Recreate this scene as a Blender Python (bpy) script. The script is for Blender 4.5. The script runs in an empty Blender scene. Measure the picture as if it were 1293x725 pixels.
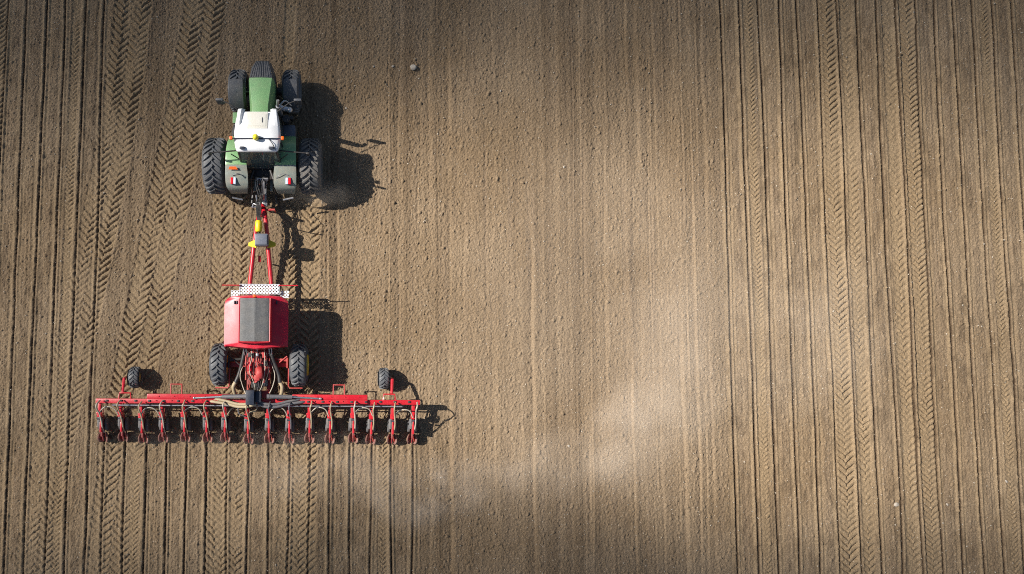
# Aerial view of a tractor pulling a wide precision seed drill over a dusty spring field.
import bpy, bmesh, math, random
import numpy as np
from mathutils import Vector, Matrix

random.seed(7)
RNG = np.random.default_rng(11)
SC = bpy.context.scene
COL = SC.collection
PI = math.pi

# ------------------------------------------------------------------ tags
def tag(o, label=None, cat=None, group=None, kind=None):
    if label: o['label'] = label
    if cat: o['category'] = cat
    if group: o['group'] = group
    if kind: o['kind'] = kind
    return o

def empty(name, loc=(0, 0, 0), parent=None):
    o = bpy.data.objects.new(name, None)
    COL.objects.link(o)
    o.empty_display_size = .3
    o.location = loc
    if parent: o.parent = parent
    return o

# ------------------------------------------------------------------ materials
def new_mat(name):
    m = bpy.data.materials.new(name)
    m.use_nodes = True
    nt = m.node_tree
    nt.nodes.clear()
    return m, nt

def N(nt, kind, **kw):
    n = nt.nodes.new(kind)
    for k, v in kw.items():
        if k in n.inputs: n.inputs[k].default_value = v
        else: setattr(n, k, v)
    return n

def L(nt, a, b): nt.links.new(a, b)

def math_node(nt, op, a, b=None, clamp=False):
    n = N(nt, 'ShaderNodeMath', operation=op, use_clamp=clamp)
    for i, v in enumerate((a, b)):
        if v is None: continue
        if isinstance(v, (int, float)): n.inputs[i].default_value = v
        else: L(nt, v, n.inputs[i])
    return n.outputs[0]

def ramp(nt, src, lo, hi, a=0., b=1.):
    n = N(nt, 'ShaderNodeMapRange', interpolation_type='SMOOTHSTEP')
    L(nt, src, n.inputs[0])
    for i, v in enumerate((lo, hi, a, b)): n.inputs[i + 1].default_value = v
    return n.outputs[0]

def mix_col(nt, fac, a, b, mode='MIX'):
    n = N(nt, 'ShaderNodeMix', data_type='RGBA', blend_type=mode)
    if isinstance(fac, (int, float)): n.inputs[0].default_value = fac
    else: L(nt, fac, n.inputs[0])
    for i, v in ((6, a), (7, b)):
        if isinstance(v, tuple): n.inputs[i].default_value = (*v, 1)
        else: L(nt, v, n.inputs[i])
    return n.outputs[2]

DUST = (.34, .26, .175)

def coat_mat(name, col, rough=.4, metal=0., dust=.25, dscale=3., coat=0., bump=0., vary=.12):
    """a painted / rubber / metal surface with settled dust and slight wear"""
    m, nt = new_mat(name)
    out = N(nt, 'ShaderNodeOutputMaterial')
    p = N(nt, 'ShaderNodeBsdfPrincipled', Metallic=metal)
    p.inputs['Coat Weight'].default_value = coat
    p.inputs['Coat Roughness'].default_value = .12
    geo = N(nt, 'ShaderNodeNewGeometry')
    n1 = N(nt, 'ShaderNodeTexNoise', Scale=dscale, Detail=6., Roughness=.65)
    n2 = N(nt, 'ShaderNodeTexNoise', Scale=dscale * 9, Detail=4., Roughness=.6)
    L(nt, geo.outputs['Position'], n1.inputs['Vector'])
    L(nt, geo.outputs['Position'], n2.inputs['Vector'])
    sep = N(nt, 'ShaderNodeSeparateXYZ')
    L(nt, geo.outputs['Normal'], sep.inputs[0])
    up = ramp(nt, sep.outputs['Z'], -.1, .9, .45, 1.)
    d = math_node(nt, 'MULTIPLY', ramp(nt, n1.outputs[0], .33, .72), up)
    d2 = math_node(nt, 'ADD', math_node(nt, 'MULTIPLY', d, .75), math_node(nt, 'MULTIPLY', ramp(nt, n2.outputs[0], .45, .75), .3))
    d3 = math_node(nt, 'MULTIPLY', d2, dust * 1.3, clamp=True)
    c0 = mix_col(nt, ramp(nt, n2.outputs[0], .3, .7), tuple(c * (1 - vary) for c in col), tuple(min(1, c * (1 + vary)) for c in col))
    L(nt, mix_col(nt, d3, c0, DUST), p.inputs['Base Color'])
    r = math_node(nt, 'ADD', math_node(nt, 'MULTIPLY', d3, .7), rough, clamp=True)
    L(nt, r, p.inputs['Roughness'])
    if bump:
        b = N(nt, 'ShaderNodeBump', Strength=.4, Distance=bump)
        L(nt, n2.outputs[0], b.inputs['Height'])
        L(nt, b.outputs[0], p.inputs['Normal'])
    L(nt, p.outputs[0], out.inputs[0])
    return m

M = dict(
    green=coat_mat('green_paint', (.185, .37, .155), .38, dust=.16, coat=.3),
    fender_grey=coat_mat('grey_plastic', (.185, .215, .19), .5, dust=.38, dscale=5),
    unit_grey=coat_mat('worn_grey_rubber', (.10, .105, .115), .5, dust=.35, dscale=9),
    dark_plastic=coat_mat('dark_plastic', (.075, .080, .090), .5, dust=.12, dscale=5),
    black=coat_mat('black_metal', (.018, .019, .022), .45, dust=.12, dscale=6),
    navy=coat_mat('blue_black_metal', (.014, .022, .04), .4, dust=.08),
    white=coat_mat('white_roof_paint', (.78, .79, .80), .3, dust=.13, coat=.3, vary=.02),
    cream=coat_mat('cream_hatch', (.62, .60, .53), .5, dust=.2, vary=.05),
    red=coat_mat('red_paint', (.50, .008, .02), .34, dust=.07, coat=.35, dscale=2.5),
    tank_red=coat_mat('red_tank_paint', (.50, .006, .028), .36, dust=.11, coat=.0, dscale=2.6),
    dusty_red=coat_mat('dusty_red_paint', (.42, .02, .025), .5, dust=.30, dscale=6),
    rubber=coat_mat('tyre_rubber', (.085, .092, .102), .50, dust=.12, dscale=5, bump=.004),
    rubber_dusty=coat_mat('dusty_tyre_rubber', (.085, .088, .092), .6, dust=.30, dscale=4, bump=.004),
    rim_red=coat_mat('red_rim_paint', (.26, .015, .015), .45, dust=.35),
    rim_yellow=coat_mat('yellow_rim_paint', (.62, .40, .02), .4, dust=.2),
    yellow=coat_mat('yellow_plastic', (.75, .55, .01), .35, dust=.08, vary=.06),
    beacon=coat_mat('beacon_plastic', (.78, .66, .03), .25, dust=.03, vary=.05),
    orange=coat_mat('orange_lens', (.78, .12, .01), .3, dust=.12),
    red_lens=coat_mat('red_lens', (.65, .01, .02), .2, dust=.05),
    clear_lens=coat_mat('clear_lens', (.62, .72, .85), .15, dust=.05),
    steel=coat_mat('bare_steel', (.52, .52, .54), .32, metal=.85, dust=.18),
    chrome=coat_mat('chrome_rod', (.75, .74, .72), .22, metal=.9, dust=.08),
    galv=coat_mat('galvanised_plate', (.66, .69, .74), .45, metal=.25, dust=.10, vary=.05),
    tan_hose=coat_mat('tan_hose', (.40, .32, .20), .55, dust=.25, dscale=8),
    pale_hose=coat_mat('pale_hose', (.46, .41, .33), .5, dust=.25, dscale=8),
    grey_hose=coat_mat('grey_hose', (.10, .10, .115), .5, dust=.2, dscale=8),
    tarp=coat_mat('grey_tarpaulin', (.085, .087, .090), .6, dust=.10, dscale=2.2, bump=.004, vary=.2),
    box_grey=coat_mat('blue_grey_plastic', (.115, .13, .17), .45, dust=.15),
    disc=coat_mat('worn_disc_steel', (.30, .31, .34), .35, metal=.6, dust=.35, dscale=9),
    worn_red=coat_mat('worn_dark_red_paint', (.22, .016, .022), .5, dust=.30, dscale=7),
    closing=coat_mat('dusty_red_rubber', (.20, .075, .065), .6, dust=.5, dscale=8),
    stone=coat_mat('pale_stone', (.37, .33, .28), .85, dust=.4, dscale=14, bump=.01, vary=.25),
    flint=coat_mat('small_stone', (.40, .35, .28), .85, dust=.5, dscale=3, vary=.4),
)

def glass_mat():
    m, nt = new_mat('tinted_glass')
    out = N(nt, 'ShaderNodeOutputMaterial')
    p = N(nt, 'ShaderNodeBsdfPrincipled', Roughness=.05)
    p.inputs['Base Color'].default_value = (.55, .66, .60, 1)
    p.inputs['Transmission Weight'].default_value = .85
    p.inputs['IOR'].default_value = 1.2
    L(nt, p.outputs[0], out.inputs[0])
    return m
M['glass'] = glass_mat()

def perforated_mat():
    """steel walkway plate punched with staggered round holes"""
    m, nt = new_mat('perforated_plate')
    out = N(nt, 'ShaderNodeOutputMaterial')
    p = N(nt, 'ShaderNodeBsdfPrincipled', Roughness=.45, Metallic=.2)
    p.inputs['Base Color'].default_value = (.72, .75, .80, 1)
    tc = N(nt, 'ShaderNodeTexCoord')
    sep = N(nt, 'ShaderNodeSeparateXYZ'); L(nt, tc.outputs['Object'], sep.inputs[0])
    def holes(ox, oy):
        d = []
        for ax, off in (('X', ox), ('Y', oy)):
            f = math_node(nt, 'FRACT', math_node(nt, 'ADD', math_node(nt, 'DIVIDE', sep.outputs[ax], .115), off))
            d.append(math_node(nt, 'POWER', math_node(nt, 'SUBTRACT', f, .5), 2))
        return math_node(nt, 'LESS_THAN', math_node(nt, 'ADD', d[0], d[1]), .05)
    h = math_node(nt, 'MAXIMUM', holes(0, 0), holes(.5, .5))
    tr = N(nt, 'ShaderNodeBsdfTransparent')
    mx = N(nt, 'ShaderNodeMixShader')
    L(nt, h, mx.inputs[0]); L(nt, p.outputs[0], mx.inputs[1]); L(nt, tr.outputs[0], mx.inputs[2])
    L(nt, mx.outputs[0], out.inputs[0])
    return m
M['perforated'] = perforated_mat()

# ------------------------------------------------------------------ mesh builder
class MB:
    def __init__(s): s.bm = bmesh.new()

    def box(s, lo, hi, bevel=0., rot=None, piv=None):
        b = bmesh.new()
        bmesh.ops.create_cube(b, size=1)
        c = [(l + h) / 2 for l, h in zip(lo, hi)]
        d = [max(abs(h - l), 1e-4) for l, h in zip(lo, hi)]
        for v in b.verts: v.co = Vector((v.co[0] * d[0] + c[0], v.co[1] * d[1] + c[1], v.co[2] * d[2] + c[2]))
        if bevel:
            bmesh.ops.bevel(b, geom=b.edges[:], offset=min(bevel, min(d) * .45), segments=2, affect='EDGES', profile=.6)
        if rot:
            p = Vector(piv or c)
            for v in b.verts: v.co = rot @ (v.co - p) + p
        s.take(b); return s

    def take(s, b):
        me = bpy.data.meshes.new('t'); b.to_mesh(me); b.free()
        s.bm.from_mesh(me); bpy.data.meshes.remove(me)

    def ring(s, c, u, v, r, n):
        return [s.bm.verts.new(c + (u * math.cos(2 * PI * i / n) + v * math.sin(2 * PI * i / n)) * r) for i in range(n)]

    def tube(s, pts, r, n=10, cap=True):
        pts = [Vector(p) for p in pts]
        rr = r if isinstance(r, (list, tuple)) else [r] * len(pts)
        rings = []
        up = None
        for i, p in enumerate(pts):
            t = (pts[min(i + 1, len(pts) - 1)] - pts[max(i - 1, 0)]).normalized()
            if up is None:
                up = Vector((0, 0, 1)) if abs(t.z) < .9 else Vector((1, 0, 0))
            u = t.cross(up).normalized(); v = u.cross(t).normalized(); up = v
            rings.append(s.ring(p, u, v, rr[i], n))
        for a, b in zip(rings, rings[1:]):
            for i in range(n): s.bm.faces.new((a[i], a[(i + 1) % n], b[(i + 1) % n], b[i]))
        if cap:
            s.bm.faces.new(rings[0][::-1]); s.bm.faces.new(rings[-1])
        return s

    def hose(s, pts, r, n=8, sub=5):
        return s.tube(smooth_path(pts, sub), r, n)

    def cyl(s, a, b, r, n=16): return s.tube([a, b], r, n)

    def lathe_x(s, prof, c=(0, 0, 0), n=48, closed=False):
        """prof: (x, r) pairs revolved about the x axis through c"""
        c = Vector(c); rings = []
        for x, r in prof:
            rings.append([s.bm.verts.new(c + Vector((x, r * math.sin(2 * PI * i / n), r * math.cos(2 * PI * i / n)))) for i in range(n)])
        prs = list(zip(rings, rings[1:])) + ([(rings[-1], rings[0])] if closed else [])
        for a, b in prs:
            for i in range(n): s.bm.faces.new((a[i], b[i], b[(i + 1) % n], a[(i + 1) % n]))
        if not closed:
            s.bm.faces.new(rings[0]); s.bm.faces.new(rings[-1][::-1])
        return s

    def sphere(s, c, r, sc=(1, 1, 1), sub=2):
        b = bmesh.new(); bmesh.ops.create_icosphere(b, subdivisions=sub, radius=r)
        for v in b.verts: v.co = Vector((v.co[0] * sc[0], v.co[1] * sc[1], v.co[2] * sc[2])) + Vector(c)
        s.take(b); return s

    def loft(s, secs, closed=True, cap=True):
        """secs: lists of equally many 3D points"""
        rings = [[s.bm.verts.new(Vector(p)) for p in sec] for sec in secs]
        n = len(rings[0])
        for a, b in zip(rings, rings[1:]):
            for i in range(n if closed else n - 1):
                s.bm.faces.new((a[i], a[(i + 1) % n], b[(i + 1) % n], b[i]))
        if cap and closed:
            s.bm.faces.new(rings[0][::-1]); s.bm.faces.new(rings[-1])
        return s

    def prism(s, poly, z0, z1, top=None):
        """plan polygon (x, y) extruded z0..z1; top: another polygon for the upper outline"""
        top = top or poly
        return s.loft([[(x, y, z0) for x, y in poly], [(x, y, z1) for x, y in top]])

    def build(s, name, mat, parent=None, smooth=40, bevel=0., sub=0, loc=None):
        bmesh.ops.recalc_face_normals(s.bm, faces=s.bm.faces[:])
        me = bpy.data.meshes.new(name)
        s.bm.to_mesh(me); s.bm.free()
        o = bpy.data.objects.new(name, me); COL.objects.link(o)
        me.materials.append(M[mat] if isinstance(mat, str) else mat)
        if bevel:
            b = o.modifiers.new('Bevel', 'BEVEL'); b.width = bevel; b.segments = 2; b.limit_method = 'ANGLE'; b.angle_limit = math.radians(35)
        if sub:
            b = o.modifiers.new('Sub', 'SUBSURF'); b.levels = b.render_levels = sub
        if smooth:
            me.polygons.foreach_set('use_smooth', [True] * len(me.polygons))
            if not sub:
                try: me.set_sharp_from_angle(angle=math.radians(smooth))
                except Exception: pass
        if parent: o.parent = parent
        if loc: o.location = loc
        return o

def smooth_path(pts, sub=5):
    P = [Vector(p) for p in pts]
    P = [P[0] * 2 - P[1]] + P + [P[-1] * 2 - P[-2]]
    out = []
    for i in range(1, len(P) - 2):
        a, b, c, d = P[i - 1:i + 3]
        for k in range(sub):
            t = k / sub
            out.append(.5 * ((2 * b) + (c - a) * t + (2 * a - 5 * b + 4 * c - d) * t * t + (3 * b - a - 3 * c + d) * t ** 3))
    out.append(P[-2]); return out

# ------------------------------------------------------------------ wheels
def tyre(R, W, Rb, lugs, lug_h, lug_w, tilt=1.0, seg=72):
    m = MB()
    rs = R - lug_h
    half = [(0, rs), (.28 * W, rs - .008), (.42 * W, rs - .035), (.49 * W, rs - .11), (.55 * W, (rs + Rb) / 2 + .04),
            (.50 * W, Rb + .07), (.40 * W, Rb + .015), (.37 * W, Rb)]
    prof = [(-x, r) for x, r in half[::-1]] + half[1:]
    m.lathe_x(prof, n=seg, closed=True)
    def surf(x):
        ax = abs(x)
        for (x0, r0), (x1, r1) in zip(half[:4], half[1:4]):
            if ax <= x1: return r0 + (r1 - r0) * (ax - x0) / (x1 - x0)
        return half[3][1]
    for side in (-1, 1):
        for i in range(lugs):
            th0 = 2 * PI * (i + (.5 if side > 0 else 0)) / lugs
            secs = []
            for p in (0, .3, .6, .82, 1.0, 1.08):
                xx = side * (-.03 * W + .50 * W * min(p, 1.0))
                k = tilt * .46 * W / R
                th = th0 - k * (p ** .85)
                base = surf(xx) - .02
                top = surf(xx) + lug_h * (1 if p < .9 else .85)
                if p > 1.0:
                    base -= .10; top = base + .02; xx = side * .492 * W
                w = lug_w * (1 + .25 * p) / R / 2
                sl = .72
                ring = []
                for (dth, rr) in ((-w * 1.1, base), (-w * sl, top), (w * sl, top), (w * 1.1, base)):
                    a = th + dth
                    ring.append((xx, rr * math.sin(a), rr * math.cos(a)))
                secs.append(ring)
            m.loft(secs)
    return m

def rim(W, Rb, dish, n=40):
    m = MB()
    w = .36 * W
    m.lathe_x([(-w, Rb + .015), (-w - .01, Rb - .01), (-w + .04, Rb - .05), (dish - .05, Rb - .07), (dish - .04, .6 * Rb), (dish - .015, .3 * Rb), (dish, .29 * Rb),
               (dish + .02, .28 * Rb), (dish + .02, .6 * Rb), (dish + .06, Rb - .06), (w - .04, Rb - .05), (w + .01, Rb - .01), (w, Rb + .015)], n=n, closed=True)
    return m

def wheel(parent, loc, R, W, Rb, lugs, lug_h, lug_w, rubber, rimmat, side=1, tilt=1.0, spin=0.):
    hub = MB()
    d = .05 * side
    hub.lathe_x([(d - .14, .12 * R), (d - .14, .2 * R), (d + .10 * side + .02, .2 * R), (d + .14 * side + .02, .12 * R)] if side > 0 else
                [(d - .16, .12 * R), (d - .12, .2 * R), (d + .14, .2 * R), (d + .14, .12 * R)], n=24)
    for k in range(8):
        a = 2 * PI * k / 8
        y, z = .26 * R * math.sin(a) * .9, .26 * R * math.cos(a) * .9
        hub.cyl((d - .03, y, z), (d + .07 * side, y, z), .018, 6)
    h = hub.build('wheel', 'black', parent, loc=loc)
    h.rotation_euler.x = spin
    tyre(R, W, Rb, lugs, lug_h, lug_w, tilt).build('tyre', rubber, h, smooth=32)
    rim(W, Rb, d).build('rim', rimmat, h)
    return h

# ================================================================== TRACTOR
TX, TY = -3.45, 6.63
tractor = tag(empty('tractor', (TX, TY, 0)), 'green four wheel drive tractor with white cab roof pulling the red seed drill', 'tractor')
T = tractor
RR, RF = 1.035, .80
for sx in (-1, 1):
    wheel(T, (sx * 1.735, 0, RR - .03), RR, .74, .56, 25, .066, .105, 'rubber' if sx < 0 else 'rubber_dusty', 'rim_red', sx, 1.0, .07 * sx)
for sx in (-1, 1):
    wheel(T, (sx * .99, 2.90, RF - .03), RF, .60, .42, 22, .055, .09, 'rubber', 'rim_red', sx, 1.0, .11 * sx)

# chassis, engine, axles
m = MB()
m.box((-.34, -.55, .72), (.34, 1.9, 1.28), .05).box((-.30, 1.8, .68), (.30, 3.35, 1.15), .04)
m.box((-.26, 3.2, .62), (.26, 3.62, 1.05), .05)
m.box((-.42, .9, .62), (.42, 1.7, .95), .04)
m.build('chassis', 'black', T)
m = MB()
m.cyl((-1.62, 0, 1.0), (1.62, 0, 1.0), .17, 20).cyl((-.95, 0, 1.0), (-.3, 0, 1.0), .26, 20).cyl((.3, 0, 1.0), (.95, 0, 1.0), .26, 20)
m.build('rear_axle', 'black', T)
m = MB()
m.box((-.80, 2.78, .68), (.80, 3.02, .88), .04).cyl((-.82, 2.9, .77), (.82, 2.9, .77), .13, 16)
for sx in (-1, 1): m.cyl((sx * .70, 2.9, .77), (sx * .95, 2.9, .77), .2, 20)
m.build('front_axle', 'black', T)

# hood: green shell, widening forward, with a crease along its middle
def hood_sec(y, wt, zt, ws, zs, wb, zb, cr):
    return [(-wb, y, zb), (-ws, y, zs), (-wt, y, zt), (-wt * .5, y, zt + cr * .7), (0, y, zt + cr), (wt * .5, y, zt + cr * .7), (wt, y, zt), (ws, y, zs), (wb, y, zb)]
m = MB()
secs = [hood_sec(1.25, .27, 2.380, .36, 2.120, .37, 1.15, .030), hood_sec(1.85, .285, 2.390, .385, 2.140, .40, 1.12, .034),
        hood_sec(2.45, .355, 2.360, .43, 2.120, .435, 1.08, .036), hood_sec(2.90, .405, 2.305, .455, 2.080, .455, 1.05, .034)]
m.loft(secs)
m.build('hood', 'green', T, smooth=18, bevel=.012)
# dark slatted grille nose
m = MB()
gsecs = [hood_sec(2.905, .402, 2.298, .452, 2.075, .452, 1.05, .03), hood_sec(3.15, .352, 2.250, .410, 2.020, .44, 1.0, .03),
         hood_sec(3.40, .285, 2.160, .385, 1.920, .40, .95, .028), hood_sec(3.60, .225, 2.020, .315, 1.770, .34, .92, .02),
         hood_sec(3.66, .235, 1.870, .285, 1.670, .30, .92, .01)]
m.loft(gsecs)
for k in range(-4, 5):
    f = k / 4.6
    pts = []
    for y, w, z in ((2.94, .400, 2.305), (3.15, .349, 2.260), (3.40, .282, 2.168), (3.60, .222, 2.025), (3.655, .232, 1.880)):
        pts.append((f * w, y, z + (1 - abs(f)) * .03))
    m.tube(pts, .014, 6)
m.build('grille', 'dark_plastic', T, smooth=25)
for sx in (-1, 1):
    m = MB(); m.box((sx * .24 - .07, 3.56, 1.30), (sx * .24 + .07, 3.665, 1.42), .02); m.build('headlight', 'clear_lens', T)

# front mudguards: curved dark plates over the front tyres
for sx in (-1, 1):
    m = MB()
    secs = []
    for k in range(9):
        a = math.radians(-62 + k * (75 / 8))
        r = RF + .05
        y, z = 2.90 + r * math.sin(a), RF - .03 + r * math.cos(a)
        w = .275 if k < 8 else .26
        n = Vector((0, math.sin(a), math.cos(a)))
        pr = []
        for px, dr in ((-w, -.05), (-w + .03, 0), (0, .018), (w - .03, 0), (w, -.05), (w - .03, -.03), (0, -.012), (-w + .03, -.03)):
            pr.append((sx * .985 + px, y + n.y * dr, z + n.z * dr))
        secs.append(pr)
    m.loft(secs)
    m.cyl((sx * .985, 2.62, 1.58), (sx * .55, 2.75, 1.2), .03, 8)
    m.build('front_mudguard', 'dark_plastic', T, smooth=35)

# rear mudguards: green forward slope, grey rear cap
for sx in (-1, 1):
    def fsec(y, z, w0, w1, dz=.07):
        a, b = sx * w0, sx * w1
        return [(a, y, z - dz), (a, y, z - .015), (a + (b - a) * .12, y, z), (a + (b - a) * .88, y, z), (b, y, z - .03), (b, y, z - dz - .05)]
    m = MB()
    m.loft([fsec(1.02, 1.42, .62, 1.20), fsec(.72, 1.80, .60, 1.235), fsec(.42, 1.97, .58, 1.25), fsec(.05, 2.03, .54, 1.26), fsec(-.17, 2.01, .50, 1.26)])
    m.build('mudguard', 'green', T, smooth=30)
    m = MB()
    m.loft([fsec(-.173, 2.013, .50, 1.262), fsec(-.50, 1.96, .46, 1.27, .1), fsec(-.78, 1.88, .46, 1.262, .16), fsec(-.92, 1.79, .48, 1.24, .22), fsec(-1.0, 1.66, .52, 1.20, .22), fsec(-1.04, 1.30, .56, 1.16, .2)])
    cap = m.build('mudguard_cap', 'fender_grey', T, smooth=30)
    m = MB()
    m.box((sx * .98 - .085, -.86, 1.84), (sx * .98 + .0, -.62, 1.97), .02)
    m.build('tail_light', 'red_lens' if sx < 0 else 'clear_lens', T)
    m = MB()
    m.box((sx * .98 + .015, -.86, 1.84), (sx * .98 + .10, -.62, 1.97), .02)
    m.build('tail_light', 'clear_lens' if sx < 0 else 'red_lens', T)
    m = MB()
    if sx < 0:
        m.loft([[(sx * 1.13, -.36, 2.06), (sx * .80, -.36, 2.06), (sx * .80, -.36, 2.075), (sx * 1.13, -.36, 2.075)],
                [(sx * 1.09, -.26, 2.08), (sx * .86, -.26, 2.08), (sx * .86, -.26, 2.095), (sx * 1.09, -.26, 2.095)]])
        m.cyl((sx * .97, -.32, 1.9), (sx * .97, -.32, 2.07), .02, 8)
        m.build('warning_plate', 'orange', T)
    m = MB(); m.cyl((sx * 1.12, -1.2, 1.18), (sx * .74, -1.27, 1.12), .035, 8); m.build('grab_handle', 'steel', T)
    # supports under the mudguard
    m = MB()
    m.box((sx * .62, -.5, 1.25), (sx * .70, .5, 1.93), .02)
    m.build('mudguard_bracket', 'black', T)
    m = MB()
    m.hose([(sx * 1.0, -.55, 1.97), (sx * .8, -.5, 2.03), (sx * .6, -.6, 1.99), (sx * .5, -.75, 1.7)], .012, 6)
    m.build('light_cable', 'steel' if sx > 0 else 'navy', T)

# cab
m = MB()
for sx in (-1, 1):
    m.tube([(sx * .66, 1.60, 1.25), (sx * .60, 1.42, 2.98)], .04, 8)
    m.tube([(sx * .78, .55, 1.25), (sx * .72, .5, 2.98)], .04, 8)
    m.tube([(sx * .70, -.16, 1.45), (sx * .66, .12, 2.98)], .045, 8)
    m.tube([(sx * .70, -.16, 1.45), (sx * .78, .55, 1.25), (sx * .66, 1.60, 1.25)], .045, 8)
    m.tube([(sx * .66, .12, 2.96), (sx * .72, .5, 2.96), (sx * .60, 1.42, 2.96)], .04, 8)
m.tube([(-.70, -.16, 1.45), (.70, -.16, 1.45)], .045, 8).tube([(-.66, 1.60, 1.25), (.66, 1.60, 1.25)], .045, 8)
m.box((-.70, -.1, 1.16), (.70, 1.6, 1.24), .02)
m.build('cab_frame', 'black', T)
def pane(pts, name='cab_window'):
    a = [Vector(p) for p in pts]
    n = (a[1] - a[0]).cross(a[2] - a[0]).normalized() * .012
    mm = MB(); mm.loft([[p for p in a], [p + n for p in a]])
    return mm.build(name, 'glass', T, smooth=0)
pane([(-.66, -.165, 1.5), (.66, -.165, 1.5), (.62, .10, 2.94), (-.62, .10, 2.94)], 'rear_window')
pane([(-.62, 1.61, 1.3), (.62, 1.61, 1.3), (.56, 1.43, 2.94), (-.56, 1.43, 2.94)], 'windscreen')
for sx in (-1, 1):
    pane([(sx * .79, .60, 1.3), (sx * .67, 1.55, 1.3), (sx * .62, 1.40, 2.92), (sx * .725, .56, 2.92)])
    pane([(sx * .79, .50, 1.3), (sx * .71, -.12, 1.5), (sx * .67, .13, 2.92), (sx * .725, .48, 2.92)])
m = MB()
m.box((-.27, .25, 1.5), (.27, .75, 1.66), .05).box((-.26, .18, 1.62), (.26, .32, 2.35), .06).box((-.2, .3, 1.22), (.2, .65, 1.5), .03)
m.build('seat', 'dark_plastic', T)
m = MB()
m.lathe_x([(-.018, .18), (.018, .18), (.018, .21), (-.018, .21)], n=24, closed=True)
for k in range(3): m.cyl((0, 0, 0), (0, .19 * math.sin(2.1 * k), .19 * math.cos(2.1 * k)), .014, 6)
st = m.build('steering_wheel', 'black', T, loc=(0, 1.12, 1.95)); st.rotation_euler = (0, math.radians(90), math.radians(90)); st.rotation_euler = (math.radians(25), math.radians(90), 0)

# roof: rounded white shell, two raised front lobes, cream hatch, cross bar with lamps
def rsec(y, w, z, zb, rnd=.09):
    return [(-w + .03, y, zb), (-w, y, zb + .05), (-w + .015, y, z - rnd), (-w + rnd, y, z - .02), (-w * .45, y, z + .012), (w * .45, y, z + .012), (w - rnd, y, z - .02), (w - .015, y, z - rnd), (w, y, zb + .05), (w - .03, y, zb)]
m = MB()
m.loft([rsec(.05, .66, 3.01, 2.94, .03), rsec(.09, .715, 3.07, 2.93, .06), rsec(.22, .765, 3.12, 2.92), rsec(.45, .80, 3.15, 2.92), rsec(.48, .805, 3.15, 2.92), rsec(.75, .80, 3.16, 2.92),
        rsec(1.1, .76, 3.15, 2.92), rsec(1.34, .71, 3.12, 2.93), rsec(1.43, .68, 3.08, 2.95, .04)])
roof = m.build('roof', 'white', T, smooth=45)
for sx in (-1, 1):
    m = MB()
    m.loft([[(sx * (.52 + a), y, z0), (sx * (.60 + b), y, z1), (sx * (.72 + b), y, z1 - .02), (sx * (.76 + a), y, z0)] for (y, a, b, z0, z1) in
            ((.92, -.01, 0, 3.10, 3.14), (1.05, -.03, -.01, 3.08, 3.22), (1.30, -.06, -.04, 3.05, 3.22), (1.48, -.08, -.06, 3.0, 3.19), (1.55, -.09, -.07, 2.98, 3.08))])
    m.build('roof_lobe', 'white', roof, smooth=40, bevel=.02)
m = MB(); m.box((-.37, .82, 3.14), (.37, 1.40, 3.19), .03); m.box((-.31, .90, 3.185), (.31, 1.32, 3.205), .02)
m.build('roof_hatch', 'cream', roof)
m = MB(); m.box((.17, 1.02, 3.20), (.20, 1.2, 3.225), .01); m.build('hatch_handle', 'dark_plastic', roof)
m = MB(); m.cyl((-.86, .47, 3.185), (.86, .47, 3.185), .022, 8)
for sx in (-1, 1): m.cyl((sx * .5, .47, 3.10), (sx * .5, .47, 3.19), .018, 6)
m.build('lamp_bar', 'navy', T)
m = MB(); m.lathe_x([(-.10, .045), (-.09, .10), (.05, .095), (.10, .06), (.115, .02)], n=20)
b = m.build('beacon', 'beacon', T, loc=(-.03, .49, 3.30)); b.rotation_euler.y = -PI / 2
for sx in (-1, 1):
    m = MB(); m.box((sx * .88 - .055, .42, 3.10), (sx * .88 + .055, .55, 3.22), .035)
    m.build('marker_lamp', 'orange', T)
m = MB()
m.hose([(.42, .45, 3.19), (.55, .28, 3.2), (.64, .1, 3.05)], .013, 6)
m.build('antenna_cable', 'black', roof)
for sx in (-1, 1):   # work lamps at the rear roof corners, rods carrying side markers
    m = MB(); m.box((sx * .50 - .09, .10, 3.10), (sx * .50 + .09, .20, 3.18), .03); m.build('work_lamp', 'navy', T)
    m = MB()
    m.tube([(sx * .72, .22, 2.50), (sx * 1.15, .16, 2.58), (sx * 1.72, .12, 2.56)], [.026, .024, .02], 8)
    m.tube([(sx * .70, -.02, 2.1), (sx * 1.0, .12, 2.40)], .018, 8)
    m.box((sx * 1.72 - .05, .06, 2.36), (sx * 1.72 + .05, .13, 2.66), .02)
    m.build('marker_arm', 'black', T)
    m = MB()
    m.tube([(sx * .62, 1.52, 2.75), (sx * 1.05, 1.80, 2.85), (sx * 1.36, 1.92, 2.86)], .02, 8)
    m.build('mirror_arm', 'black', T)
    m = MB(); m.box((sx * 1.36 - .13, 1.88, 2.40), (sx * 1.36 + .13, 1.97, 2.90), .03); m.build('mirror', 'dark_plastic', T)

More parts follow.
